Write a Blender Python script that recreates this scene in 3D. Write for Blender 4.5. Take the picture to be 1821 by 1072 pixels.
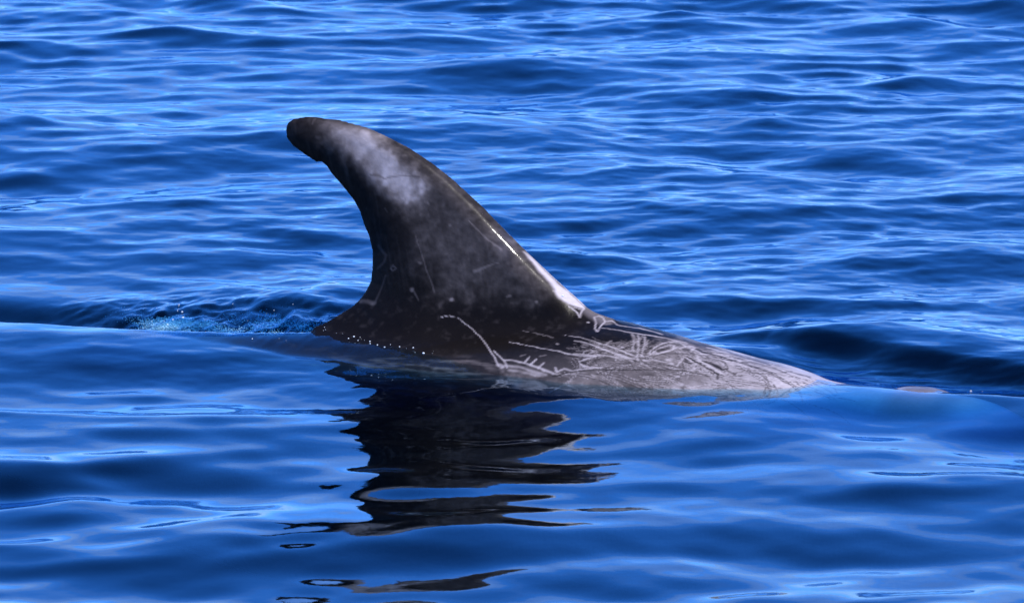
import bpy, math, random
import numpy as np

# ------------------------------------------------------------------ camera, sky, sun, exposure
scene = bpy.context.scene
for _o in list(bpy.data.objects):
    bpy.data.objects.remove(_o)
CAM_H, CAM_D = 2.4, 13.0
SUN_EL, SUN_AZ = math.radians(57), math.radians(-50)      # azimuth from +X towards +Y

cam_data = bpy.data.cameras.new('camera')
cam_data.sensor_width = 36.0
cam_data.lens = 220.0
cam_data.clip_end = 30000.0
cam_data.clip_start = 0.1
cam_data.dof.use_dof = True
cam_data.dof.focus_distance = 13.2
cam_data.dof.aperture_fstop = 22.0
cam = bpy.data.objects.new('camera', cam_data)
scene.collection.objects.link(cam)
cam.location = (0.0, -CAM_D, CAM_H)
cam.rotation_euler = (math.radians(90 - 9.9245), 0.0, math.radians(-0.3162))
scene.camera = cam

world = bpy.data.worlds.new('World')
scene.world = world
world.use_nodes = True
wn, wl = world.node_tree.nodes, world.node_tree.links
wn.clear()
sky = wn.new('ShaderNodeTexSky')
sky.sky_type = 'NISHITA'
sky.sun_disc = False
sky.sun_elevation = SUN_EL
sky.sun_rotation = math.radians(90) - SUN_AZ               # Blender: 0 is +Y, clockwise
sky.altitude = 0.0
sky.air_density = 0.5
sky.dust_density = 0.0
sky.ozone_density = 4.0
sat = wn.new('ShaderNodeHueSaturation')
sat.inputs['Saturation'].default_value = 1.76
gam = wn.new('ShaderNodeGamma')                            # evener brightness from horizon to zenith, as over a hazeless sea
gam.inputs['Gamma'].default_value = 0.52
tint = wn.new('ShaderNodeMix')
tint.data_type = 'RGBA'
tint.blend_type = 'MULTIPLY'
tint.inputs[0].default_value = 1.0
tint.inputs[7].default_value = (.92, 1.36, 2.32, 1)
bg = wn.new('ShaderNodeBackground')
bg.inputs['Strength'].default_value = 0.15
wo = wn.new('ShaderNodeOutputWorld')
wl.new(sky.outputs[0], gam.inputs['Color'])
wl.new(gam.outputs[0], sat.inputs['Color'])
wl.new(sat.outputs[0], tint.inputs[6])
# thin pale cloud banks low over the horizon, all the way round
wtc = wn.new('ShaderNodeTexCoord')
wmp = wn.new('ShaderNodeMapping'); wmp.inputs['Scale'].default_value = (3.0, 3.0, 16.0)
wnz = wn.new('ShaderNodeTexNoise'); wnz.inputs['Scale'].default_value = 1.6; wnz.inputs['Detail'].default_value = 5
wcr = wn.new('ShaderNodeMapRange'); wcr.interpolation_type = 'SMOOTHSTEP'
wcr.inputs['From Min'].default_value = .47; wcr.inputs['From Max'].default_value = .66
wsp = wn.new('ShaderNodeSeparateXYZ')
wel = wn.new('ShaderNodeMapRange'); wel.interpolation_type = 'SMOOTHSTEP'
wel.inputs['From Min'].default_value = .30; wel.inputs['From Max'].default_value = .04
wmu = wn.new('ShaderNodeMath'); wmu.operation = 'MULTIPLY'
wmu2 = wn.new('ShaderNodeMath'); wmu2.operation = 'MULTIPLY'; wmu2.inputs[1].default_value = .50
cloud = wn.new('ShaderNodeMix'); cloud.data_type = 'RGBA'
cloud.inputs[7].default_value = (2.2, 2.5, 3.2, 1)
for a_, b_ in ((wtc.outputs['Generated'], wmp.inputs['Vector']), (wmp.outputs[0], wnz.inputs['Vector']), (wnz.outputs['Fac'], wcr.inputs['Value']),
               (wtc.outputs['Generated'], wsp.inputs[0]), (wsp.outputs['Z'], wel.inputs['Value']), (wcr.outputs[0], wmu.inputs[0]),
               (wel.outputs[0], wmu.inputs[1]), (wmu.outputs[0], wmu2.inputs[0]), (wmu2.outputs[0], cloud.inputs[0]),
               (tint.outputs[2], cloud.inputs[6]), (cloud.outputs[2], bg.inputs['Color'])):
    wl.new(a_, b_)
wl.new(bg.outputs[0], wo.inputs['Surface'])

sun_data = bpy.data.lights.new('sun', 'SUN')
sun_data.energy = 2.8
sun_data.angle = math.radians(0.53)
sun_data.color = (1.0, 0.95, 0.88)
sun = bpy.data.objects.new('sun', sun_data)
scene.collection.objects.link(sun)
sun_dir = (math.cos(SUN_EL) * math.cos(SUN_AZ), math.cos(SUN_EL) * math.sin(SUN_AZ), math.sin(SUN_EL))
import mathutils
sun.rotation_euler = mathutils.Vector(sun_dir).to_track_quat('Z', 'Y').to_euler()
sun.location = (6, -3, 8)

scene.view_settings.view_transform = 'Standard'
scene.view_settings.look = 'None'
scene.view_settings.exposure = 1.22
scene.view_settings.gamma = 1.0
scene.view_settings.use_curve_mapping = False
scene.render.engine = 'CYCLES'
scene.cycles.max_bounces = 4
scene.cycles.transparent_max_bounces = 16
scene.cycles.volume_bounces = 0
scene.cycles.use_denoising = True
scene.cycles.use_adaptive_sampling = True
scene.cycles.adaptive_threshold = 0.02
scene.cycles.sample_clamp_direct = 0.0
scene.cycles.sample_clamp_indirect = 6.0
# ------------------------------------------------------------------ dolphin shape (local: s forward, t left, z up)
PSI = math.radians(22)
rng = np.random.default_rng(7)

def curve(pts):
    """smooth 1-D curve through points, as a fast lookup"""
    p = np.array(pts, float)
    x, y = p[:, 0], p[:, 1]
    m = np.gradient(y, x)
    d = np.diff(y) / np.diff(x)
    for i in range(len(d)):                                  # keep it monotone between points
        if d[i] == 0:
            m[i] = m[i + 1] = 0
        else:
            m[i] = np.clip(m[i] / d[i], 0, 3) * d[i]
            m[i + 1] = np.clip(m[i + 1] / d[i], 0, 3) * d[i]
    xs = np.linspace(x[0], x[-1], 1200)
    k = np.clip(np.searchsorted(x, xs) - 1, 0, len(x) - 2)
    h = x[k + 1] - x[k]
    u = (xs - x[k]) / h
    ys = ((1 + 2 * u) * (1 - u) ** 2 * y[k] + u * (1 - u) ** 2 * h * m[k]
          + u * u * (3 - 2 * u) * y[k + 1] + u * u * (u - 1) * h * m[k + 1])
    return lambda q: np.interp(q, xs, ys)

TOP = curve([(-1.66, -.17), (-1.5, -.13), (-1.25, -.075), (-1.0, -.035), (-.8, -.008), (-.586, .010), (-.375, .028), (-.2, .045),
             (0, .072), (.2, .096), (.3, .102), (.355, .094), (.417, .083), (.482, .068), (.547, .056), (.613, .043),
             (.666, .035), (.728, .020), (.761, .009), (.80, .003), (.863, .001), (.91, .000), (.945, .007), (.985, .009), (1.02, .004),
             (1.04, -.002), (1.09, -.006), (1.16, -.025), (1.26, -.09), (1.34, -.19), (1.385, -.30)])
BOT = curve([(-1.66, -.22), (-1.5, -.24), (-1.25, -.29), (-1.0, -.36), (-.8, -.42), (-.5, -.50), (-.2, -.55), (.1, -.56),
             (.4, -.55), (.7, -.52), (.9, -.50), (1.1, -.47), (1.25, -.43), (1.34, -.37), (1.385, -.30)])
WID = curve([(-1.66, .018), (-1.5, .028), (-1.25, .055), (-1.0, .10), (-.8, .145), (-.5, .205), (-.2, .25), (.1, .268), (.4, .262),
             (.6, .245), (.8, .225), (1.0, .195), (1.15, .165), (1.27, .12), (1.35, .065), (1.385, .012)])

FIN_TRAIL = [(-.385, .02), (-.375, .046), (-.354, .055), (-.322, .075), (-.289, .096), (-.275, .108), (-.258, .129), (-.245, .154),
             (-.242, .178), (-.241, .218), (-.249, .251), (-.260, .273), (-.270, .303), (-.285, .327), (-.317, .362),
             (-.336, .381), (-.344, .393), (-.358, .4035), (-.368, .401), (-.397, .417), (-.424, .434), (-.437, .449), (-.440, .467)]
FIN_LEAD = [(-.440, .467), (-.436, .482), (-.423, .491), (-.397, .497), (-.373, .498), (-.317, .495), (-.251, .482), (-.211, .467),
            (-.158, .445), (-.106, .416), (-.053, .380), (-.038, .367), (.010, .329), (.038, .303), (.064, .280), (.117, .233),
            (.173, .186), (.219, .150), (.243, .130), (.263, .119), (.300, .104), (.33, .06)]

def seg_dist(px, pz, poly):
    best = np.full(px.shape, 1e9)
    for (x0, z0), (x1, z1) in zip(poly[:-1], poly[1:]):
        dx, dz = x1 - x0, z1 - z0
        k = np.clip(((px - x0) * dx + (pz - z0) * dz) / (dx * dx + dz * dz + 1e-12), 0, 1)
        best = np.minimum(best, (px - x0 - k * dx) ** 2 + (pz - z0 - k * dz) ** 2)
    return np.sqrt(best)

def in_poly(px, pz, poly):
    ins = np.zeros(px.shape, bool)
    n = len(poly)
    for i in range(n):
        x0, z0 = poly[i]
        x1, z1 = poly[(i + 1) % n]
        if z0 == z1:
            continue
        c = ((z0 > pz) != (z1 > pz)) & (px < (x1 - x0) * (pz - z0) / (z1 - z0) + x0)
        ins ^= c
    return ins

def smoothstep(a, b, x):
    u = np.clip((x - a) / (b - a), 0, 1)
    return u * u * (3 - 2 * u)

EDGE = .0035                                                 # radius of the fin's rounded rim
def fin_fields(S, Z):
    poly = FIN_TRAIL + FIN_LEAD[1:] + [(.30, -.10), (-.34, -.10)]
    dl, dt = seg_dist(S, Z, FIN_LEAD), seg_dist(S, Z, FIN_TRAIL)
    ins = in_poly(S, Z, poly)
    D = np.where(ins, -np.minimum(dl, dt), np.minimum(dl, dt)) + EDGE
    D = np.where(ins & (Z < 0), -.05, D)
    dl, dt = np.maximum(dl - EDGE, 0), np.maximum(dt - EDGE, 0)
    hgt = np.clip((Z - .05) / .45, 0, 1)
    wmax = .036 * (1 - hgt) ** .8 + .009 + .05 * np.clip((.17 - Z) / .15, 0, 1) ** 2.2
    gl = np.clip(dl / (.050 - .024 * hgt), 0, 1)
    gt = np.clip(dt / (.17 - .12 * hgt), 0, 1)
    w = wmax * np.sqrt(1 - (1 - gl) ** 2) * (1 - (1 - gt) ** 1.7) ** .9
    return D, w

def smin(a, b, k):
    h = np.clip(.5 + .5 * (b - a) / k, 0, 1)
    return b + (a - b) * h - k * h * (1 - h)

def ellipsoid(S, T, Z, c, r, ux, uy, uz):
    dx, dy, dz = S - c[0], T - c[1], Z - c[2]
    q = 0
    for u, rr in zip((ux, uy, uz), r):
        q = q + ((dx * u[0] + dy * u[1] + dz * u[2]) / rr) ** 2
    return (np.sqrt(q) - 1) * min(r)

def frame(yaw, pitch, roll):
    m = mathutils.Euler((roll, pitch, yaw)).to_matrix()
    return [tuple(m.col[i]) for i in range(3)]

def body_field(S, T, Z):
    """S (n,1,1), T (1,m,1), Z (1,1,k) -> field, negative inside; T >= 0 half only"""
    top, bot, wid = TOP(S), BOT(S), WID(S)
    zc, a = (top + bot) / 2, (top - bot) / 2
    r = np.sqrt((T / wid) ** 2 + ((Z - zc) / a) ** 2)
    f = (r - 1) * np.minimum(a, wid)
    over = np.maximum(np.maximum(S - 1.385, -1.66 - S), 0)
    return f + over

def dolphin_field(xs, ys, zs):
    S, T, Z = xs[:, None, None].astype(np.float32), ys[None, :, None].astype(np.float32), zs[None, None, :].astype(np.float32)
    f = body_field(S, T, Z).astype(np.float32)
    G, Hh = np.meshgrid(xs, zs, indexing='ij')
    D, w = fin_fields(G, Hh)
    D, w = D[:, None, :].astype(np.float32), w[:, None, :].astype(np.float32)
    fin = np.where(D > 0, np.sqrt(np.maximum(D, 0) ** 2 + T * T), (T - w) * .85) - EDGE
    f = smin(f, fin, .022)
    # flippers and tail flukes
    i = (xs > .35) & (xs < 1.0)
    u = np.array((-.62, .72, -.30)); u /= np.linalg.norm(u)
    w_ = np.cross(u, (1.0, .25, 0)); w_ /= np.linalg.norm(w_)
    fl = ellipsoid(S[i], T, Z, (.66, .27, -.45), (.22, .075, .022), u, np.cross(w_, u), w_)
    f[i] = smin(f[i], fl.astype(np.float32), .05)
    i = xs < -1.2
    fk = ellipsoid(S[i], T, Z, (-1.70, .17, -.195), (.235, .085, .016), *frame(math.radians(112), 0, 0))
    f[i] = smin(f[i], fk.astype(np.float32), .035)
    return f

def graded(pieces):
    out = []
    for a, b, h in pieces:
        n = max(1, int(round((b - a) / h)))
        out.append(np.linspace(a, b, n, endpoint=False))
    out.append(np.array([pieces[-1][1]]))
    return np.concatenate(out)
def surface_nets(f, X, Y, Z):
    ins = f < 0
    c = np.zeros(tuple(n - 1 for n in f.shape), np.uint8)
    offs = [(i, j, k) for i in (0, 1) for j in (0, 1) for k in (0, 1)]
    nx, ny, nz = c.shape
    for i, j, k in offs:
        c += ins[i:i + nx, j:j + ny, k:k + nz]
    ci, cj, ck = np.nonzero((c > 0) & (c < 8))
    idx = np.full(c.shape, -1, np.int32)
    idx[ci, cj, ck] = np.arange(len(ci))
    fv = {o: f[ci + o[0], cj + o[1], ck + o[2]] for o in offs}
    pos = {o: (X[ci + o[0]], Y[cj + o[1]], Z[ck + o[2]]) for o in offs}
    acc, cnt = np.zeros((len(ci), 3)), np.zeros(len(ci))
    for o in offs:
        for d in range(3):
            if o[d]:
                continue
            p = list(o); p[d] = 1; p = tuple(p)
            m = (fv[o] < 0) != (fv[p] < 0)
            u = np.where(m, fv[o] / np.where(m, fv[o] - fv[p], 1), 0)
            for e in range(3):
                acc[:, e] += np.where(m, pos[o][e] + u * (pos[p][e] - pos[o][e]), 0)
            cnt += m
    v = acc / cnt[:, None]
    quads = []
    for d in range(3):
        sl0 = [slice(None)] * 3; sl1 = [slice(None)] * 3
        sl0[d] = slice(0, -1); sl1[d] = slice(1, None)
        cross = ins[tuple(sl0)] != ins[tuple(sl1)]
        e = np.array(np.nonzero(cross)).T
        a, b = (d + 1) % 3, (d + 2) % 3
        e = e[(e[:, a] > 0) & (e[:, b] > 0) & (e[:, a] < c.shape[a]) & (e[:, b] < c.shape[b])]
        def cell(da, db):
            q = e.copy(); q[:, a] -= da; q[:, b] -= db
            return idx[q[:, 0], q[:, 1], q[:, 2]]
        q = np.stack([cell(1, 1), cell(0, 1), cell(0, 0), cell(1, 0)], 1)
        flip = ~ins[e[:, 0], e[:, 1], e[:, 2]]
        q[flip] = q[flip][:, ::-1]
        quads.append(q)
    return v, np.concatenate(quads)

def mesh_from(name, v, faces, smooth=True):
    me = bpy.data.meshes.new(name)
    me.vertices.add(len(v))
    me.vertices.foreach_set('co', np.ascontiguousarray(v, np.float32).ravel())
    loops = np.concatenate([f.astype(np.int32).ravel() for f in faces])
    sizes = np.concatenate([np.full(len(f), f.shape[1]) for f in faces])
    me.loops.add(len(loops))
    me.loops.foreach_set('vertex_index', loops)
    me.polygons.add(len(sizes))
    me.polygons.foreach_set('loop_start', np.r_[0, np.cumsum(sizes)[:-1]].astype(np.int32))
    if smooth:
        me.polygons.foreach_set('use_smooth', np.ones(len(sizes), bool))
    me.update(calc_edges=True)
    return me

xs = graded([(-1.98, -.56, .014), (-.56, 1.02, .003), (1.02, 1.44, .010)])
zs = graded([(-.78, -.06, .014), (-.06, .53, .003)])
yh = graded([(0, .24, .0034), (.24, .75, .012)])
fh = dolphin_field(xs, yh, zs)
f = np.concatenate([fh[:, :0:-1, :], fh], 1)
ys = np.concatenate([-yh[:0:-1], yh])
verts, quads = surface_nets(f, xs, ys, zs)
del f, fh
# one light smoothing pass along the mesh edges (shrink, then inflate)
def relax(v, q, lam):
    acc, n = np.zeros_like(v), np.zeros(len(v))
    for a, b in ((0, 1), (1, 2), (2, 3), (3, 0)):
        for i, j in ((a, b), (b, a)):
            for d in range(3):
                acc[:, d] += np.bincount(q[:, i], weights=v[q[:, j], d], minlength=len(v))
            n += np.bincount(q[:, i], minlength=len(v))
    return v + lam * (acc / n[:, None] - v)
for _ in range(3):
    verts = relax(relax(verts, quads, .55), quads, -.57)

# old scars and tooth rakes on the near flank: tone, width at each end (mm), strength, points (mm)
STROKES = [
    (1, 2.0, 4.4, 0.80, [(-60,52),(-43,57),(-25,53),(3,34),(34,4),(63,-32),(95,-77),(110,-106)]),
    (1, 9.5, 10.7, 0.85, [(109,-102),(120,-108)]),
    (1, 3.6, 7.1, 0.75, [(87,-53),(115,-83),(139,-86),(165,-92),(190,-101),(215,-111),(239,-122)]),
    (1, 5.9, 4.7, 0.70, [(120,-88),(132,-111)]),
    (1, 5.9, 3.6, 0.70, [(168,-88),(173,-72)]),
    (1, 5.9, 4.7, 0.80, [(182,-96),(191,-79)]),
    (1, 5.9, 4.7, 0.75, [(203,-107),(211,-91)]),
    (1, 4.7, 3.6, 0.40, [(152,-71),(162,-65)]),
    (1, 3.6, 3.6, 0.40, [(196,-69),(208,-64)]),
    (1, 8.3, 8.3, 0.55, [(126,-103),(154,-106),(188,-117),(223,-128)]),
    (1, 9.5, 7.1, 0.45, [(138,-118),(184,-126),(217,-133)]),
    (1, 1.8, 4.7, 0.75, [(110,-16),(152,-28),(194,-40),(230,-46),(265,-57),(285,-60),(319,-57)]),
    (1, 2.4, 5.9, 0.70, [(229,17),(266,9),(288,-1),(313,-9),(341,-15),(370,-26),(402,-41)]),
    (1, 3.6, 7.1, 0.75, [(257,-6),(292,-15),(326,-28),(356,-37),(393,-46)]),
    (1, 2.4, 2.4, 0.30, [(130,27),(171,18),(207,5)]),
    (1, 2.4, 2.4, 0.30, [(180,9),(192,12)]),
    (1, 4.7, 4.7, 0.50, [(222,-19),(225,-21)]),
    (1, 3.6, 3.6, 0.65, [(289,-53),(290,-44),(305,-38),(310,-42),(301,-52)]),
    (1, 4.7, 4.7, 0.80, [(319,-58),(297,-71),(288,-81),(296,-90),(313,-96),(339,-93)]),
    (1, 5.9, 4.7, 0.70, [(240,-104),(246,-116),(260,-105),(278,-112),(304,-103),(328,-96)]),
    (1, 4.7, 4.7, 0.50, [(239,-122),(266,-125),(284,-119)]),
    (1, 3.6, 3.6, 0.85, [(216,110),(227,105),(235,99),(243,84),(242,111),(242,124)]),
    (1, 3.6, 3.6, 0.60, [(218,107),(229,113),(239,116)]),
    (1, 4.7, 4.7, 0.90, [(263,73),(265,73)]),
    (1, 3.6, 3.6, 0.80, [(268,100),(280,76),(286,51),(296,38),(294,61),(294,91),(286,104),(275,109),(268,100)]),
    (1, 3.0, 4.7, 0.75, [(293,93),(308,100),(322,84),(344,87),(366,91),(384,87),(416,80)]),
    (1, 3.6, 5.9, 0.75, [(298,59),(319,56),(345,58),(371,58),(396,61),(422,62),(447,61),(470,64)]),
    (1, 5.9, 3.6, 0.60, [(365,51),(379,17),(387,-20)]),
    (1, 4.7, 4.7, 0.70, [(377,51),(392,9),(401,-35)]),
    (1, 4.7, 4.7, 0.70, [(392,49),(403,14),(409,-32)]),
    (1, 2.4, 3.6, 0.50, [(370,47),(388,10)]),
    (1, 3.6, 3.6, 0.50, [(402,37),(409,7)]),
    (1, 7.1, 3.6, 0.60, [(328,-8),(333,7)]),
    (1, 4.7, 4.7, 0.80, [(361,-10),(362,-12)]),
    (1, 4.7, 5.9, 0.70, [(269,-55),(307,-55),(342,-50),(376,-48),(404,-48),(440,-44),(476,-44)]),
    (1, 3.6, 4.7, 0.75, [(421,-19),(427,10),(436,35),(450,54),(475,56)]),
    (1, 3.6, 3.6, 0.75, [(425,-21),(437,10),(449,33),(458,34),(462,14),(447,-5)]),
    (1, 4.7, 5.9, 0.70, [(404,-48),(430,-26),(455,7),(473,42),(489,50)]),
    (1, 4.7, 4.7, 0.80, [(472,26),(480,43),(495,46),(495,21)]),
    (1, 5.9, 5.9, 0.80, [(494,34),(519,20),(548,13),(583,6),(634,-5)]),
    (1, 3.6, 3.6, 0.75, [(494,-9),(489,-32),(486,-47)]),
    (1, 3.6, 3.6, 0.80, [(497,-7),(522,-29)]),
    (1, 8.3, 5.9, 0.70, [(463,-29),(475,-39)]),
    (1, 4.7, 7.1, 0.70, [(517,-5),(550,-27),(578,-45)]),
    (1, 5.9, 5.9, 0.70, [(515,60),(568,48),(620,34),(670,24)]),
    (1, 5.9, 7.1, 0.70, [(539,34),(589,23),(641,8),(705,-10)]),
    (0, 3.6, 2.4, 0.70, [(239,-132),(270,-118),(301,-109),(330,-102),(352,-96),(394,-86),(436,-77),(468,-65),(501,-60),(532,-62),(559,-65)]),
    (0, 2.4, 2.4, 0.50, [(342,-96),(365,-77),(397,-61),(409,-54)]),
    (0, 5.9, 3.6, 0.75, [(293,-81),(303,-83)]),
    (0, 3.0, 1.8, 0.60, [(302,-76),(322,-67),(343,-58)]),
    (0, 2.4, 2.4, 0.50, [(268,-5),(309,-18),(347,-27),(394,-45)]),
    (0, 2.4, 2.4, 0.50, [(308,-13),(346,-21),(396,-40)]),
    (0, 3.6, 2.4, 0.50, [(406,-43),(428,-58),(446,-74)]),
    (0, 3.0, 2.4, 0.60, [(410,-42),(432,-25),(453,-7),(475,2),(502,13),(532,15),(571,13),(601,12),(644,2)]),
    (0, 2.4, 2.4, 0.50, [(425,-13),(432,14),(444,42)]),
    (0, 8.3, 5.9, 0.70, [(437,-1),(450,17)]),
    (0, 9.5, 3.6, 0.85, [(416,22),(423,42)]),
    (0, 4.7, 4.7, 0.50, [(456,41),(473,39)]),
    (0, 4.7, 3.6, 0.60, [(480,26),(490,29)]),
    (0, 7.1, 4.7, 0.85, [(496,-23),(511,-28)]),
    (0, 3.6, 3.6, 0.80, [(494,-13),(501,-19)]),
    (0, 3.6, 3.6, 0.70, [(497,-4),(520,-18),(548,-37),(573,-50),(577,-70)]),
    (0, 3.6, 8.3, 0.85, [(531,-10),(547,-15),(566,-24)]),
    (0, 8.3, 2.4, 0.80, [(566,-24),(579,-33),(587,-23)]),
    (0, 4.7, 3.6, 0.80, [(501,38),(521,30),(544,24),(568,23)]),
    (0, 5.9, 4.7, 0.70, [(580,17),(590,19)]),
    (0, 4.7, 3.6, 0.60, [(604,17),(613,18)]),
    (0, 3.0, 2.4, 0.50, [(623,3),(646,-5),(668,-11)]),
    (0, 3.6, 3.6, 0.50, [(469,-50),(483,-50),(501,-50)]),
    (0, 3.6, 3.6, 0.40, [(483,-77),(506,-77)]),
    (0, 5.9, 5.9, 0.60, [(602,-40),(605,-41)]),
    (0, 4.7, 4.7, 0.45, [(589,-33),(594,-35)]),
    (0, 7.1, 7.1, 0.35, [(423,-95),(446,-90)]),
    (0, 3.6, 3.6, 0.35, [(331,-112),(362,-113)]),
    (0, 3.6, 3.6, 0.30, [(365,-101),(388,-99)]),
    (0, 3.6, 3.6, 0.40, [(435,-46),(464,-45)]),
    (0, 3.6, 3.6, 0.50, [(616,42),(657,28)]),
    (0, 3.6, 3.6, 0.40, [(566,49),(609,41)]),
    (0, 3.6, 2.4, 0.40, [(668,15),(700,3)]),
    (0, 3.6, 3.6, 0.35, [(706,12),(741,14)]),
    (1, 2.4, 4.7, 0.60, [(-10,279),(14,255),(40,236),(66,221)]),
    (1, 7.1, 2.4, 0.60, [(8,165),(26,173),(61,187)]),
    (1, 5.9, 5.9, 0.30, [(-222,222),(-201,198),(-206,185),(-223,175)]),
    (1, 3.6, 5.9, 0.30, [(-201,156),(-212,127),(-223,101)]),
    (1, 9.5, 9.5, 0.35, [(-266,105),(-226,94)]),
    (1, 3.0, 3.0, 0.45, [(-182,173),(-174,166),(-182,161),(-189,168),(-182,173)]),
    (1, 8.3, 8.3, 0.80, [(-134,116),(-133,116)]),
    (1, 8.3, 8.3, 0.60, [(-42,97),(-41,98)]),
    (1, 4.7, 5.9, 0.50, [(82,113),(89,116)]),
    (1, 5.9, 5.9, 0.35, [(149,107),(150,107)]),
    (1, 5.9, 5.9, 0.50, [(-51,264),(-50,264)]),
    (1, 4.7, 4.7, 0.45, [(-103,312),(-100,309)]),
    (1, 2.4, 3.6, 0.35, [(-127,234),(-114,199),(-103,164),(-88,130),(-82,113)]),
    (1, 3.6, 4.7, 0.40, [(-119,178),(-114,176)]),
    (1, 3.6, 3.6, 0.30, [(-128,111),(-116,91)]),
    (1, 7.1, 7.1, 0.30, [(-181,451),(-176,449)]),
    (1, 3.6, 4.7, 0.35, [(-370,494),(-373,476)]),
    (1, 5.9, 5.9, 0.30, [(-361,445),(-353,443)]),
    (1, 3.6, 3.6, 0.30, [(-202,295),(-196,286)]),
    (0, 3.6, 2.4, 0.25, [(-234,367),(-201,360),(-156,369),(-124,368)]),
]
TIP_PATCH = [(-336,479),(-288,482),(-236,475),(-205,438),(-177,422),(-149,381),(-113,352),(-125,319),(-160,309),(-200,339),(-234,367),(-255,396),(-296,417),(-325,446)]
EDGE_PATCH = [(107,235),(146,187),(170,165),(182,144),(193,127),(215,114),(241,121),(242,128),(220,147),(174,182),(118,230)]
PALE_FLANK = [(242,-129),(268,-104),(286,-74),(318,-53),(362,-35),(397,-33),(423,-2),(440,53),(453,71),(515,56),(613,34),(738,12),(795,-20),(817,-88),(710,-118),(503,-139),(328,-158)]
PALE_LOW = [(117,-113),(165,-101),(242,-129),(328,-158),(271,-181),(180,-171)]
FIN_GREY = [(-194,476),(-113,411),(-13,346),(106,230),(181,141),(132,101),(5,106),(-72,113),(-113,211),(-141,285),(-235,431)]
def value_noise(x, y, seed):
    r = np.random.default_rng(seed).random((256, 256))
    xi, yi = np.floor(x).astype(int), np.floor(y).astype(int)
    u, v = x - xi, y - yi
    u, v = u * u * (3 - 2 * u), v * v * (3 - 2 * v)
    g = lambda a, b: r[a % 256, b % 256]
    return (g(xi, yi) * (1 - u) + g(xi + 1, yi) * u) * (1 - v) + (g(xi, yi + 1) * (1 - u) + g(xi + 1, yi + 1) * u) * v

def fbm(x, y, seed, octaves=4):
    t, a, n = 0, .5, 0
    for o in range(octaves):
        t = t + a * value_noise(x * 2 ** o + 17 * o, y * 2 ** o - 9 * o, seed + o)
        n += a
        a *= .5
    return t / n

# skin pigment, laid out on the body: s along it, g from the fin tip down over the flank
vs, vt, vz = verts[:, 0], verts[:, 1], verts[:, 2]
vg = vz - .8 * np.abs(vt)
n1, n2, n3 = fbm(vs * 14, vg * 14, 3), fbm(vs * 60, vg * 60, 9), fbm(vs * 190, vg * 190, 21, 2)
near = vt <= .004

def soft_poly(poly, width, wob):
    p = [(a / 1000, b / 1000) for a, b in poly]
    lo, hi = np.min(p, 0) - .06, np.max(p, 0) + .06
    m = (vs > lo[0]) & (vs < hi[0]) & (vg > lo[1]) & (vg < hi[1])
    out = np.zeros(len(vs))
    d = seg_dist(vs[m], vg[m], p + p[:1])
    d = np.where(in_poly(vs[m], vg[m], p), d, -d) + wob * (n1[m] + n2[m] - 1)
    out[m] = smoothstep(-width, width, d)
    return out

pale = np.full(len(vs), .0)
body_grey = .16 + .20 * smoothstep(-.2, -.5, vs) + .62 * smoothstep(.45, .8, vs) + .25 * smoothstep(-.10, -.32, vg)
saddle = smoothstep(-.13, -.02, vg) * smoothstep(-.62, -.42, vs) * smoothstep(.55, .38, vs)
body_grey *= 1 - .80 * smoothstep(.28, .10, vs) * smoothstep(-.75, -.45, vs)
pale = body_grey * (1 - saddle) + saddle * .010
pale *= .75 + .5 * n1
pale += .16 * saddle * np.clip(n2 - .60, 0, 1) * (vg < .1)
pale += .115 * soft_poly(FIN_GREY, .05, .05) * (.35 + 1.3 * n2) * (.6 + .8 * n1)
hair = fbm(vs * 150 + vg * 30, vg * 16, 33, 3)
pale += .02 * smoothstep(.1, .2, vg) + .10 * np.clip(hair - .52, 0, 1) * smoothstep(.08, .16, vg)
pale *= np.where(vg > .08, .55 + .9 * fbm(vs * 120, vg * 110, 37, 3), 1)
# brownish blotches on the flank behind and under the fin
streak = fbm(vs * 24 + vg * 20, vg * 120, 57, 3)
pale += (.01 + .75 * np.clip(streak - .50, 0, 1) + .25 * np.clip(n2 - .6, 0, 1)) * smoothstep(-.060, -.105, vg) * smoothstep(.20, .02, vs) * smoothstep(-.9, -.5, vs)
tp = soft_poly(TIP_PATCH, .030, .022)
pale += .56 * tp * (.80 + .2 * n2 + .25 * n1)
pale += .10 * soft_poly(TIP_PATCH, .05, .08) * n2
pf = soft_poly(PALE_FLANK, .030, .05)
pale = np.maximum(pale, pf * (.17 + .55 * n2 * n1 + .42 * smoothstep(.38, .72, vs)))
pl = soft_poly(PALE_LOW, .02, .05)
pale = np.maximum(pale, pl * (.10 + .55 * n2 * n1))
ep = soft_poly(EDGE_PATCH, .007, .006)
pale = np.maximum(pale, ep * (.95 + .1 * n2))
# narrow pale rim up the leading edge
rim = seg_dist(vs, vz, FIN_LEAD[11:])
pale = np.maximum(pale, .34 * smoothstep(.011, .002, rim) * smoothstep(.27, .20, vz) * (vz > .1))

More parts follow.
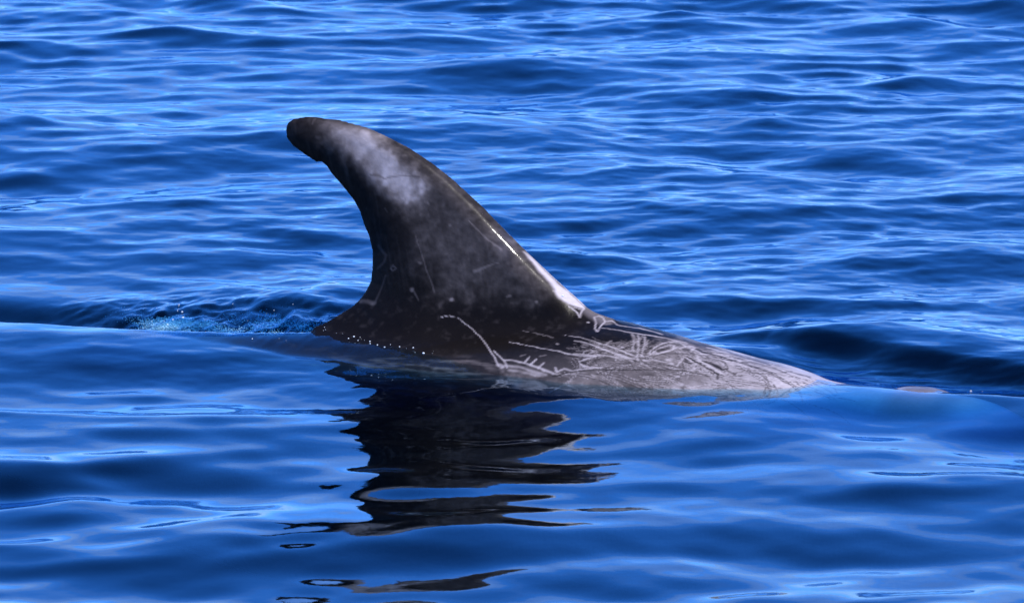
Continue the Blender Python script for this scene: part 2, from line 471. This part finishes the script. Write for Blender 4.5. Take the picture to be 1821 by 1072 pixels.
def stroke(tone, w0, w1, k, pts, dx=0, dg=0):
    p = np.array(pts, float) / 1000 + (dx, dg)
    w0, w1, k = w0 * (1.05 if tone else 1.3), w1 * (1.05 if tone else 1.3), (k if tone else min(1, k * 1.35))
    pad = max(w0, w1) / 1000 + .006
    lo, hi = p.min(0) - pad, p.max(0) + pad
    m = np.nonzero(side & (vs > lo[0]) & (vs < hi[0]) & (vg > lo[1]) & (vg < hi[1]))[0]
    if not len(m):
        return
    x, y = vs[m] + .0022 * (n1[m] - .5) * 2, vg[m] + .003 * (n2[m] - .5) * 2
    L = np.r_[0, np.cumsum(np.hypot(*np.diff(p, axis=0).T))]
    best, bw = np.full(len(m), 9.), np.zeros(len(m))
    for i in range(len(p) - 1):
        d = p[i + 1] - p[i]
        u = np.clip(((x - p[i, 0]) * d[0] + (y - p[i, 1]) * d[1]) / (d @ d + 1e-12), 0, 1)
        r = np.hypot(x - p[i, 0] - u * d[0], y - p[i, 1] - u * d[1])
        w = w0 + (w1 - w0) * (L[i] + u * (L[i + 1] - L[i])) / max(L[-1], 1e-6)
        q = r / (w / 2000)
        best = np.minimum(best, q)
    a = k * smoothstep(1.6, .3, best) * (.60 + .75 * n2[m] * (.5 + n1[m]))
    a = np.clip(a, 0, 1)
    goal = .80 if tone else .06
    pale[m] = pale[m] * (1 - a) + goal * a

# tooth rakes: sets of parallel lines crossing each other, drawn first
side = near
for _ in range(85):
    s0, g0 = rng.uniform(.24, .74), rng.uniform(-.135, .045)
    if g0 > .06 - .30 * abs(s0 - .5):
        g0 -= .05
    a_ = rng.choice([-.20, .10, .55, -.75]) + rng.normal(0, .14); l_ = rng.uniform(60, 170); gap = rng.uniform(4.5, 8)
    bend = rng.normal(0, .5)
    k0 = rng.uniform(.25, .7)
    for j in range(rng.integers(2, 6)):
        o_ = rng.uniform(-.12, .12)
        pts_ = [(s0 * 1000 - gap * j * math.sin(a_) + l_ * q * math.cos(a_ + bend * q), g0 * 1000 + gap * j * math.cos(a_) + l_ * q * math.sin(a_ + bend * q) * .8)
                for q in np.linspace(o_, 1 + o_, 6)]
        stroke(1, rng.uniform(1.0, 2.8), rng.uniform(.9, 2.4), k0 * rng.uniform(.6, 1), pts_)
        if rng.random() < .5:
            stroke(0, 1.6, 1.6, .5, [(x_, y_ - gap * .5) for x_, y_ in pts_])
for t_, w0_, w1_, k_, p_ in STROKES:
    if t_: stroke(t_, w0_, w1_, k_ * (.50 if p_[0][1] > 110 else 1) * (.6 if p_[0][0] < -190 else 1), p_)
for t_, w0_, w1_, k_, p_ in STROKES:
    if not t_: stroke(t_, w0_, w1_, k_, p_)
# fine raking marks all over the scarred flanks (both sides), a looser set on the far side
side = near
for _ in range(150):
    s0, g0 = rng.uniform(.30, .72), rng.uniform(-.10, .05)
    a_ = rng.normal(-.18, .45); l_ = rng.uniform(20, 90)
    b_ = rng.normal(0, .25)
    pts_ = [(s0 * 1000 + l_ * q * math.cos(a_), g0 * 1000 + l_ * q * math.sin(a_ + b_ * q) * .6) for q in (0, .33, .66, 1)]
    stroke(int(rng.random() < .45), 1.5, 2.8, rng.uniform(.08, .25), pts_)
side = ~near
for _ in range(170):
    s0, g0 = rng.uniform(-.3, .95), rng.uniform(-.2, .10)
    a_ = rng.normal(-.1, .8); l_ = rng.uniform(30, 160)
    pts_ = [(s0 * 1000 + l_ * q * math.cos(a_), g0 * 1000 + l_ * q * math.sin(a_ + .5 * q) * .6) for q in (0, .33, .66, 1)]
    stroke(int(rng.random() < .7), 2, 5, rng.uniform(.3, .8), pts_)

pale *= 1 - .45 * smoothstep(.90, .96, vs) * smoothstep(1.10, 1.03, vs) * (.5 + n1)
pale = np.clip(pale, 0, 1.05)
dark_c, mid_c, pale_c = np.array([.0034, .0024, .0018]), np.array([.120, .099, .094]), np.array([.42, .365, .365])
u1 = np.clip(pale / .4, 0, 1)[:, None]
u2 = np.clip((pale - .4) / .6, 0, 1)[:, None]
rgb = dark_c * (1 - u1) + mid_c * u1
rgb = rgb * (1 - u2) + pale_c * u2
rgb *= (.88 + .24 * n3)[:, None]

def nodes_of(name):
    m = bpy.data.materials.new(name)
    m.use_nodes = True
    m.node_tree.nodes.clear()
    return m, m.node_tree.nodes, m.node_tree.links

skin, N, L = nodes_of('wet_skin')
at = N.new('ShaderNodeAttribute'); at.attribute_name = 'pigment'
tc = N.new('ShaderNodeTexCoord')
nz = N.new('ShaderNodeTexNoise'); nz.inputs['Scale'].default_value = 130; nz.inputs['Detail'].default_value = 5
nz2 = N.new('ShaderNodeTexNoise'); nz2.inputs['Scale'].default_value = 22; nz2.inputs['Detail'].default_value = 4
bp = N.new('ShaderNodeBump'); bp.inputs['Strength'].default_value = .22; bp.inputs['Distance'].default_value = .0016
bp2 = N.new('ShaderNodeBump'); bp2.inputs['Strength'].default_value = .25; bp2.inputs['Distance'].default_value = .006
rr = N.new('ShaderNodeMapRange'); rr.inputs['To Min'].default_value = .30; rr.inputs['To Max'].default_value = .44
rr.inputs['From Min'].default_value = .3; rr.inputs['From Max'].default_value = .7
pb = N.new('ShaderNodeBsdfPrincipled')
pb.inputs['IOR'].default_value = 1.36
pb.inputs['Specular IOR Level'].default_value = .08
wt = N.new('ShaderNodeAttribute'); wt.attribute_name = 'wet'
L.new(wt.outputs['Fac'], pb.inputs['Coat Weight'])
pb.inputs['Coat IOR'].default_value = 1.33
pb.inputs['Coat Roughness'].default_value = .09
out = N.new('ShaderNodeOutputMaterial')
for a_, b_ in ((tc.outputs['Object'], nz.inputs['Vector']), (tc.outputs['Object'], nz2.inputs['Vector']), (nz.outputs['Fac'], bp.inputs['Height']),
               (nz2.outputs['Fac'], bp2.inputs['Height']), (bp2.outputs[0], bp.inputs['Normal']), (bp.outputs[0], pb.inputs['Normal']), (bp2.outputs[0], pb.inputs['Coat Normal']),
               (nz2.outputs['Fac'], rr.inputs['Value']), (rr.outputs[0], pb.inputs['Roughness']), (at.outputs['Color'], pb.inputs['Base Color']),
               (pb.outputs[0], out.inputs['Surface'])):
    L.new(a_, b_)

me = mesh_from('dolphin', verts, [quads])
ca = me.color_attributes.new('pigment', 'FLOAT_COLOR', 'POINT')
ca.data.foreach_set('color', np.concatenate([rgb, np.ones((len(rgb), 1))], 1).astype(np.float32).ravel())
wa = me.attributes.new('wet', 'FLOAT', 'POINT')                # where a film of water still runs off
lead_d = seg_dist(vs, vz, FIN_LEAD)
drip = np.exp(-((vs - .071) / .017) ** 2) + .05 * np.clip(fbm(vs * 45, vz * 45, 53, 3) - .45, 0, 1) + .25 * np.exp(-((vs - .205) / .012) ** 2) * (n2 > .52)
wet = .003 + .30 * smoothstep(.45, .8, vs) + smoothstep(.045, .012, lead_d) * drip + .25 * smoothstep(.0, -.08, vg)
wa.data.foreach_set('value', np.clip(wet, 0, 1).astype(np.float32))
me.materials.append(skin)
dolphin = bpy.data.objects.new('dolphin', me)
scene.collection.objects.link(dolphin)
dolphin.rotation_euler = (0, 0, -PSI)
dolphin['label'] = 'dark grey dolphin with tall hooked dorsal fin and pale scarred back breaking the surface'
dolphin['category'] = 'dolphin'
# ------------------------------------------------------------------ the sea: one displaced sheet out to the horizon, closed below
def stretched(lo, hi, h0, h1, far):
    n = int(round((hi - lo) / ((h0 + h1) / 2)))
    h = np.linspace(h0, h1, n)
    core = lo + np.r_[0, np.cumsum(h)] * (hi - lo) / h.sum()
    def tail(h):
        o, x = [], 0
        while x < far:
            h *= 1.22; x += h; o.append(x)
        return np.array(o)
    return np.concatenate([core[0] - tail(h0)[::-1], core, core[-1] + tail(h1)])

gx = stretched(-2.3, 2.3, .0052, .0052, 7000)
gy = stretched(-2.9, 7.4, .0070, .0130, 7000)
NX, NY = len(gx), len(gy)
spx, spy = np.gradient(gx), np.gradient(gy)
spc = np.maximum(spx[:, None], spy[None, :])
GX, GY = np.meshgrid(gx, gy, indexing='ij')

def wave_group(seed, n, l0, l1, slope, main, spread, chop):
    r = np.random.default_rng(seed)
    lam = l0 * (l1 / l0) ** r.random(n)
    k = 2 * math.pi / lam
    th = math.radians(main) + r.normal(0, math.radians(spread), n)
    kx, ky = k * np.cos(th), k * np.sin(th)
    ph = r.uniform(0, 2 * math.pi, n)
    a = slope * math.sqrt(2 / n) / k * r.uniform(.5, 1.4, n)
    A, B = np.outer(gx, kx), np.outer(gy, ky) + ph
    cA, sA, cB, sB = np.cos(A), np.sin(A), np.cos(B), np.sin(B)
    h = (cA * a) @ cB.T - (sA * a) @ sB.T
    sx, sy = a * np.cos(th) * chop, a * np.sin(th) * chop
    dx = -((sA * sx) @ cB.T + (cA * sx) @ sB.T)
    dy = -((sA * sy) @ cB.T + (cA * sy) @ sB.T)
    keep = smoothstep(l0 / 2.0, l0 / 4.0, spc)
    return h * keep, dx * keep, dy * keep

cp, sp = math.cos(PSI), math.sin(PSI)
LS, LT = GX * cp - GY * sp, GX * sp + GY * cp                 # along and across the dolphin
gust = fbm(GX * .9 + 40, GY * .45 + 11, 5, 3)
gust2 = fbm(GX * 2.2 + 4, GY * 1.1 + 31, 8, 3)
breeze = smoothstep(-.9, 1.6, GY + 2.4 * (gust - .5))         # calm, slick water on the near side
slick = np.exp(-((LT / .42) ** 2)) * smoothstep(-1.9, -1.2, LS) * smoothstep(2.0, 1.2, LS)
humps = smoothstep(.42, .70, fbm(GX * 1.25 + 7, GY * .7 + 3, 15, 2))
WAVES = [
    (11, 44, .60, 1.9, .042, 84, 34, .9, 1 - .75 * slick),
    (47, 130, .24, .70, .048, 85, 42, .8, (1 - .40 * slick) * (.50 + 1.25 * humps + .24 * (1 - breeze))),
    (13, 150, .10, .28, .056, 86, 40, .8, (1 - .45 * slick) * (.62 + .38 * breeze) * (.45 + 1.0 * gust2)),
    (14, 190, .035, .09, .036, 88, 55, .6, (1 - .4 * slick) * (.02 + .98 * breeze) * (.25 + 1.5 * gust2 * gust)),
]
WZ, WX, WY = np.zeros_like(GX), GX.copy(), GY.copy()
for sd, n, l0, l1, sl, mn, spd, ch, mask in WAVES:
    h, dx, dy = wave_group(sd, n, l0, l1, sl, mn, spd, ch)
    WZ += h * mask; WX += dx * mask; WY += dy * mask
del h, dx, dy

# water heaped over and drawn down beside the moving animal
near_box = (np.abs(LT) < 1.2) & (LS > -2.2) & (LS < 2.4)
ix = np.nonzero(near_box)
X, Y, Zw = WX[ix], WY[ix], WZ[ix]
S_, T_ = X * cp - Y * sp, X * sp + Y * cp
def gauss(x, lo, hi):
    return np.exp(-np.where(x < 0, (x / lo) ** 2, (x / hi) ** 2))
win = lambda a, b, c, d: smoothstep(a, b, S_) * smoothstep(d, c, S_)
# far bow wave with its dark face towards us
tc_ = np.interp(S_, [.2, .5, .68, .82, .95, 1.13, 1.5], [.30, .47, .41, .36, .32, .25, .10])
Zw += .030 * gauss(T_ - tc_, .065, .50) * win(.28, .6, 1.1, 1.7)
Zw += .020 * gauss(T_ - .22, .06, .12) * win(.05, .3, .5, .75)
# hollow behind the head and behind the tail stock
Zw -= .012 * gauss(T_ - .13, .09, .12) * win(.55, .85, 1.2, 1.7)
Zw -= .030 * gauss(T_ - .17, .10, .10) * win(-1.7, -1.2, -.5, -.25)
# low mound along the submerged body
Zw += .012 * gauss(T_ + .02, .30, .06) * win(-2.0, -1.3, -.7, -.3)
Zw += .003 * gauss(T_ + .04, .25, .05) * win(.6, .9, 1.3, 1.8)
# churned water in the lee of the fin
churn = gauss(T_ - .27, .17, .20) * win(-1.25, -.8, -.45, -.22)
cn = fbm(S_ * 26, T_ * 16, 61, 4) - .5
cn2 = np.abs(fbm(S_ * 14 + 3, T_ * 9, 71, 3) - .5)
Zw += churn * (.028 * cn - .022 * (cn2 - .12))
swirl = gauss(T_ - .18, .14, .16) * win(.45, .7, 1.3, 1.6)
Zw += swirl * .006 * (fbm(S_ * 9 + T_ * 26, T_ * 40 - S_ * 12, 81, 4) - .5)
# thin sheet of water still lying on the skin up to the level FILM(s)
FILM = curve([(-1.8, .2), (-.50, .12), (-.40, .060), (-.308, .042), (-.245, .039), (-.184, .036), (-.126, .033), (-.053, .029), (.021, .021), (.109, -.002),
              (.19, -.05), (.266, -.05), (.383, -.05), (.497, -.05), (.609, -.05), (.70, -.02), (.76, .012), (.82, .05), (.90, .05), (.94, -.004), (1.01, -.004), (1.04, .05), (1.8, .05)])
wid_ = WID(np.clip(S_, -1.66, 1.385))
top_, bot_ = TOP(np.clip(S_, -1.66, 1.385)), BOT(np.clip(S_, -1.66, 1.385))
q_ = np.clip(1 - (T_ / wid_) ** 2, 0, 1)
zb = (top_ + bot_) / 2 + (top_ - bot_) / 2 * np.sqrt(q_)
ok = (S_ > -1.66) & (S_ < 1.385) & (q_ > .05) & (T_ < .035)
thick = .003 + .006 * fbm(S_ * 12, T_ * 18, 91, 3) + .008 * smoothstep(-.4, -.7, S_)
thick = thick * (1 - .6 * smoothstep(.68, .76, S_))
film = zb + thick * np.tanh((FILM(S_) - zb) / .006) - .25 * np.clip(T_ - .0, 0, 1)
film += .0035 * (fbm(S_ * 55, T_ * 38, 95, 3) - .5)                # fine ripples where it runs off
film = np.where(ok, film, -1)
k_ = .003 + .010 * smoothstep(.16, .02, S_)
hh = np.clip(.5 + .5 * (film - Zw) / k_, 0, 1)
mx = Zw + (film - Zw) * hh + k_ * hh * (1 - hh)
WZ[ix] = np.where(ok, mx, Zw)

top_v = np.stack([WX, WY, WZ], -1).reshape(-1, 3)
I = np.arange(NX * NY).reshape(NX, NY)
q_top = np.stack([I[:-1, :-1], I[1:, :-1], I[1:, 1:], I[:-1, 1:]], -1).reshape(-1, 4)
ring = np.concatenate([I[:-1, 0], I[-1, :-1], I[:0:-1, -1], I[0, :0:-1]])
low = top_v[ring].copy(); low[:, 2] = -4.0
nr = len(ring); b0 = NX * NY
nxt = np.roll(np.arange(nr), -1)
q_side = np.stack([ring, b0 + np.arange(nr), b0 + nxt, ring[nxt]], 1)
q_bot = np.stack([np.full(nr, b0 + nr), b0 + nxt, b0 + np.arange(nr)], 1)
sea_v = np.concatenate([top_v, low, [[0, 0, -4.0]]])

water, N, L = nodes_of('sea_water')
geo = N.new('ShaderNodeNewGeometry')
tc = N.new('ShaderNodeTexCoord')
mp = N.new('ShaderNodeMapping'); mp.inputs['Scale'].default_value = (1.0, .8, 1.0)
nz = N.new('ShaderNodeTexNoise'); nz.inputs['Scale'].default_value = 26; nz.inputs['Detail'].default_value = 2
bp = N.new('ShaderNodeBump'); bp.inputs['Strength'].default_value = .03; bp.inputs['Distance'].default_value = .01
# Schlick reflectance, the same seen from either side
dt = N.new('ShaderNodeVectorMath'); dt.operation = 'DOT_PRODUCT'
ab = N.new('ShaderNodeMath'); ab.operation = 'ABSOLUTE'
om = N.new('ShaderNodeMath'); om.operation = 'SUBTRACT'; om.inputs[0].default_value = 1; om.use_clamp = True
pw = N.new('ShaderNodeMath'); pw.operation = 'POWER'; pw.inputs[1].default_value = 5
fr = N.new('ShaderNodeMath'); fr.operation = 'MULTIPLY_ADD'; fr.inputs[1].default_value = .98; fr.inputs[2].default_value = .02
gl = N.new('ShaderNodeBsdfGlossy'); gl.inputs['Roughness'].default_value = .035; gl.inputs['Color'].default_value = (.72, .90, 1, 1)
tr = N.new('ShaderNodeBsdfTransparent'); tr.inputs['Color'].default_value = (.97, 1, 1, 1)
m2 = N.new('ShaderNodeMixShader')
va = N.new('ShaderNodeVolumeAbsorption'); va.inputs['Color'].default_value = (.02, .57, .80, 1); va.inputs['Density'].default_value = 32.0
out = N.new('ShaderNodeOutputMaterial')
for a_, b_ in ((tc.outputs['Object'], mp.inputs['Vector']), (mp.outputs[0], nz.inputs['Vector']), (nz.outputs['Fac'], bp.inputs['Height']),
               (bp.outputs[0], dt.inputs[0]), (geo.outputs['Incoming'], dt.inputs[1]), (dt.outputs['Value'], ab.inputs[0]), (ab.outputs[0], om.inputs[1]),
               (om.outputs[0], pw.inputs[0]), (pw.outputs[0], fr.inputs[0]), (bp.outputs[0], gl.inputs['Normal']),
               (fr.outputs[0], m2.inputs[0]), (tr.outputs[0], m2.inputs[1]),
               (gl.outputs[0], m2.inputs[2]), (m2.outputs[0], out.inputs['Surface']), (va.outputs[0], out.inputs['Volume'])):
    L.new(a_, b_)

me = mesh_from('sea', sea_v, [q_top, q_side, q_bot])
me.materials.append(water)
sea = bpy.data.objects.new('sea', me)
scene.collection.objects.link(sea)
sea['kind'] = 'structure'

# ------------------------------------------------------------------ bubbles under the churned water, beads of water with glints painted white
import bmesh
def balls(name, pts, radii, subdiv, mat, label, cat, squash=1.0):
    bm = bmesh.new()
    bmesh.ops.create_icosphere(bm, subdivisions=subdiv, radius=1)
    bv = np.array([v.co[:] for v in bm.verts])
    bf = np.array([[v.index for v in f_.verts] for f_ in bm.faces])
    bm.free()
    bv = bv * (1, 1, squash)
    v = (pts[:, None, :] + bv[None] * radii[:, None, None]).reshape(-1, 3)
    fc = (bf[None] + (np.arange(len(pts)) * len(bv))[:, None, None]).reshape(-1, 3)
    me = mesh_from(name, v, [fc])
    me.materials.append(mat)
    o = bpy.data.objects.new(name, me)
    scene.collection.objects.link(o)
    o['kind'] = 'stuff'
    o['label'] = label
    return o

froth, N, L = nodes_of('bubble_white')
pb = N.new('ShaderNodeBsdfPrincipled')
pb.inputs['Base Color'].default_value = (.78, .80, .80, 1)
pb.inputs['Roughness'].default_value = .5
nz = N.new('ShaderNodeTexNoise'); nz.inputs['Scale'].default_value = 30
cr = N.new('ShaderNodeValToRGB')
cr.color_ramp.elements[0].color = (.55, .58, .58, 1)
cr.color_ramp.elements[1].color = (.85, .86, .86, 1)
out = N.new('ShaderNodeOutputMaterial')
L.new(nz.outputs['Fac'], cr.inputs[0]); L.new(cr.outputs[0], pb.inputs['Base Color']); L.new(pb.outputs[0], out.inputs['Surface'])

glint_bead, N, L = nodes_of('water_bead_glint')
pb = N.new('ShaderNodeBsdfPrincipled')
pb.inputs['Base Color'].default_value = (.85, .88, .90, 1)  # white base colour stands in for the sun's sparkle on the drops
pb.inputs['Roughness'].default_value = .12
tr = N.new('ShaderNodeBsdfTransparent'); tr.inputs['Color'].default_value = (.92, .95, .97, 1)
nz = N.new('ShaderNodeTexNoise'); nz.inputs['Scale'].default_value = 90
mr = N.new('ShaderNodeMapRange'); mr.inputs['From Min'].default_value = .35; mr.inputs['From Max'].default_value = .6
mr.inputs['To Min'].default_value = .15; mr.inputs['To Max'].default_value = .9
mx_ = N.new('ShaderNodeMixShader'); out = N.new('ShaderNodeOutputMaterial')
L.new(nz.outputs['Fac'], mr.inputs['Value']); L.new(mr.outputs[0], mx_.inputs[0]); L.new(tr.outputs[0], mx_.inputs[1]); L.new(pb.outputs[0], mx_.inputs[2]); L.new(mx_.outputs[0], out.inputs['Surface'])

surf = np.stack([WX[ix], WY[ix], WZ[ix]], -1)
SS, ST = surf[:, 0] * cp - surf[:, 1] * sp, surf[:, 0] * sp + surf[:, 1] * cp
def scatter(weight, n):
    w = np.maximum(weight, 0)
    return rng.choice(len(w), n, p=w / w.sum())
patch = np.clip(fbm(SS * 7, ST * 9, 44, 3) - .40, 0, 1)
wake_w = gauss(ST - .22, .09, .14) * smoothstep(-1.1, -.7, SS) * smoothstep(-.28, -.38, SS) * patch ** 2
i1 = scatter(wake_w, 16000)
ii = i1
bpts = surf[ii] + rng.normal(0, .004, (len(ii), 3)) * (1, 1, 0)
bpts[:, 2] = np.minimum(bpts[:, 2] - .008, -.026) - .016 * rng.random(len(ii))
balls('wake_bubbles', bpts, rng.uniform(.0005, .0014, len(ii)), 1, froth, 'pale bubbles just under the churned water behind the fin', 'bubbles')

# beads of water, whitened in place of sun glints: along the edge of the water sheet on the flank, on the wake, and on the fin's white leading edge
def skin_point(s, t):
    q = np.clip(1 - (t / WID(s)) ** 2, 0, 1)
    return (TOP(s) + BOT(s)) / 2 + (TOP(s) - BOT(s)) / 2 * np.sqrt(q)
loc = []
flank = verts[(verts[:, 1] < -.01) & (verts[:, 2] > -.02) & (verts[:, 2] < .08) & (verts[:, 0] > -.45) & (verts[:, 0] < .1)]
for _ in range(26):
    s = -.35 + .33 * rng.random() ** 1.2
    zt = float(FILM(s)) + rng.normal(-.001, .0030)
    loc.append(tuple(flank[np.argmin((flank[:, 0] - s) ** 2 + (flank[:, 2] - zt) ** 2)] + (0, -.001, .001)))
for s, t in ((-.62, -.02), (-.55, -.03), (-.50, -.05), (-.44, -.04), (-.42, -.05), (1.06, .10), (1.09, .08), (1.00, .05)):
    k = np.argmin((SS - s) ** 2 + (ST - t) ** 2)
    loc.append((SS[k], ST[k], surf[k, 2] + .002))
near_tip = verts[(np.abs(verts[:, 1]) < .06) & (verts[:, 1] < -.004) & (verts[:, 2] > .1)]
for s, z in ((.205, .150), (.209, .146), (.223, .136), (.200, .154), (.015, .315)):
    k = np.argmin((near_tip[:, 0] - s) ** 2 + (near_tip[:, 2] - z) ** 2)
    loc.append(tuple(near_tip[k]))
i3 = scatter(wake_w, 30)
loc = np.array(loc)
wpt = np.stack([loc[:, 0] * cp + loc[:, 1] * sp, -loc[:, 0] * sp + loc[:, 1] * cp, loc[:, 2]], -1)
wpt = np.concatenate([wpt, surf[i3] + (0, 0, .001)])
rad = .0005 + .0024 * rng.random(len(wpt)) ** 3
balls('water_glint_beads', wpt, rad, 3, glint_bead, 'beads of water with glints painted white, on the wet flank, fin and wake', 'water drops', .7)
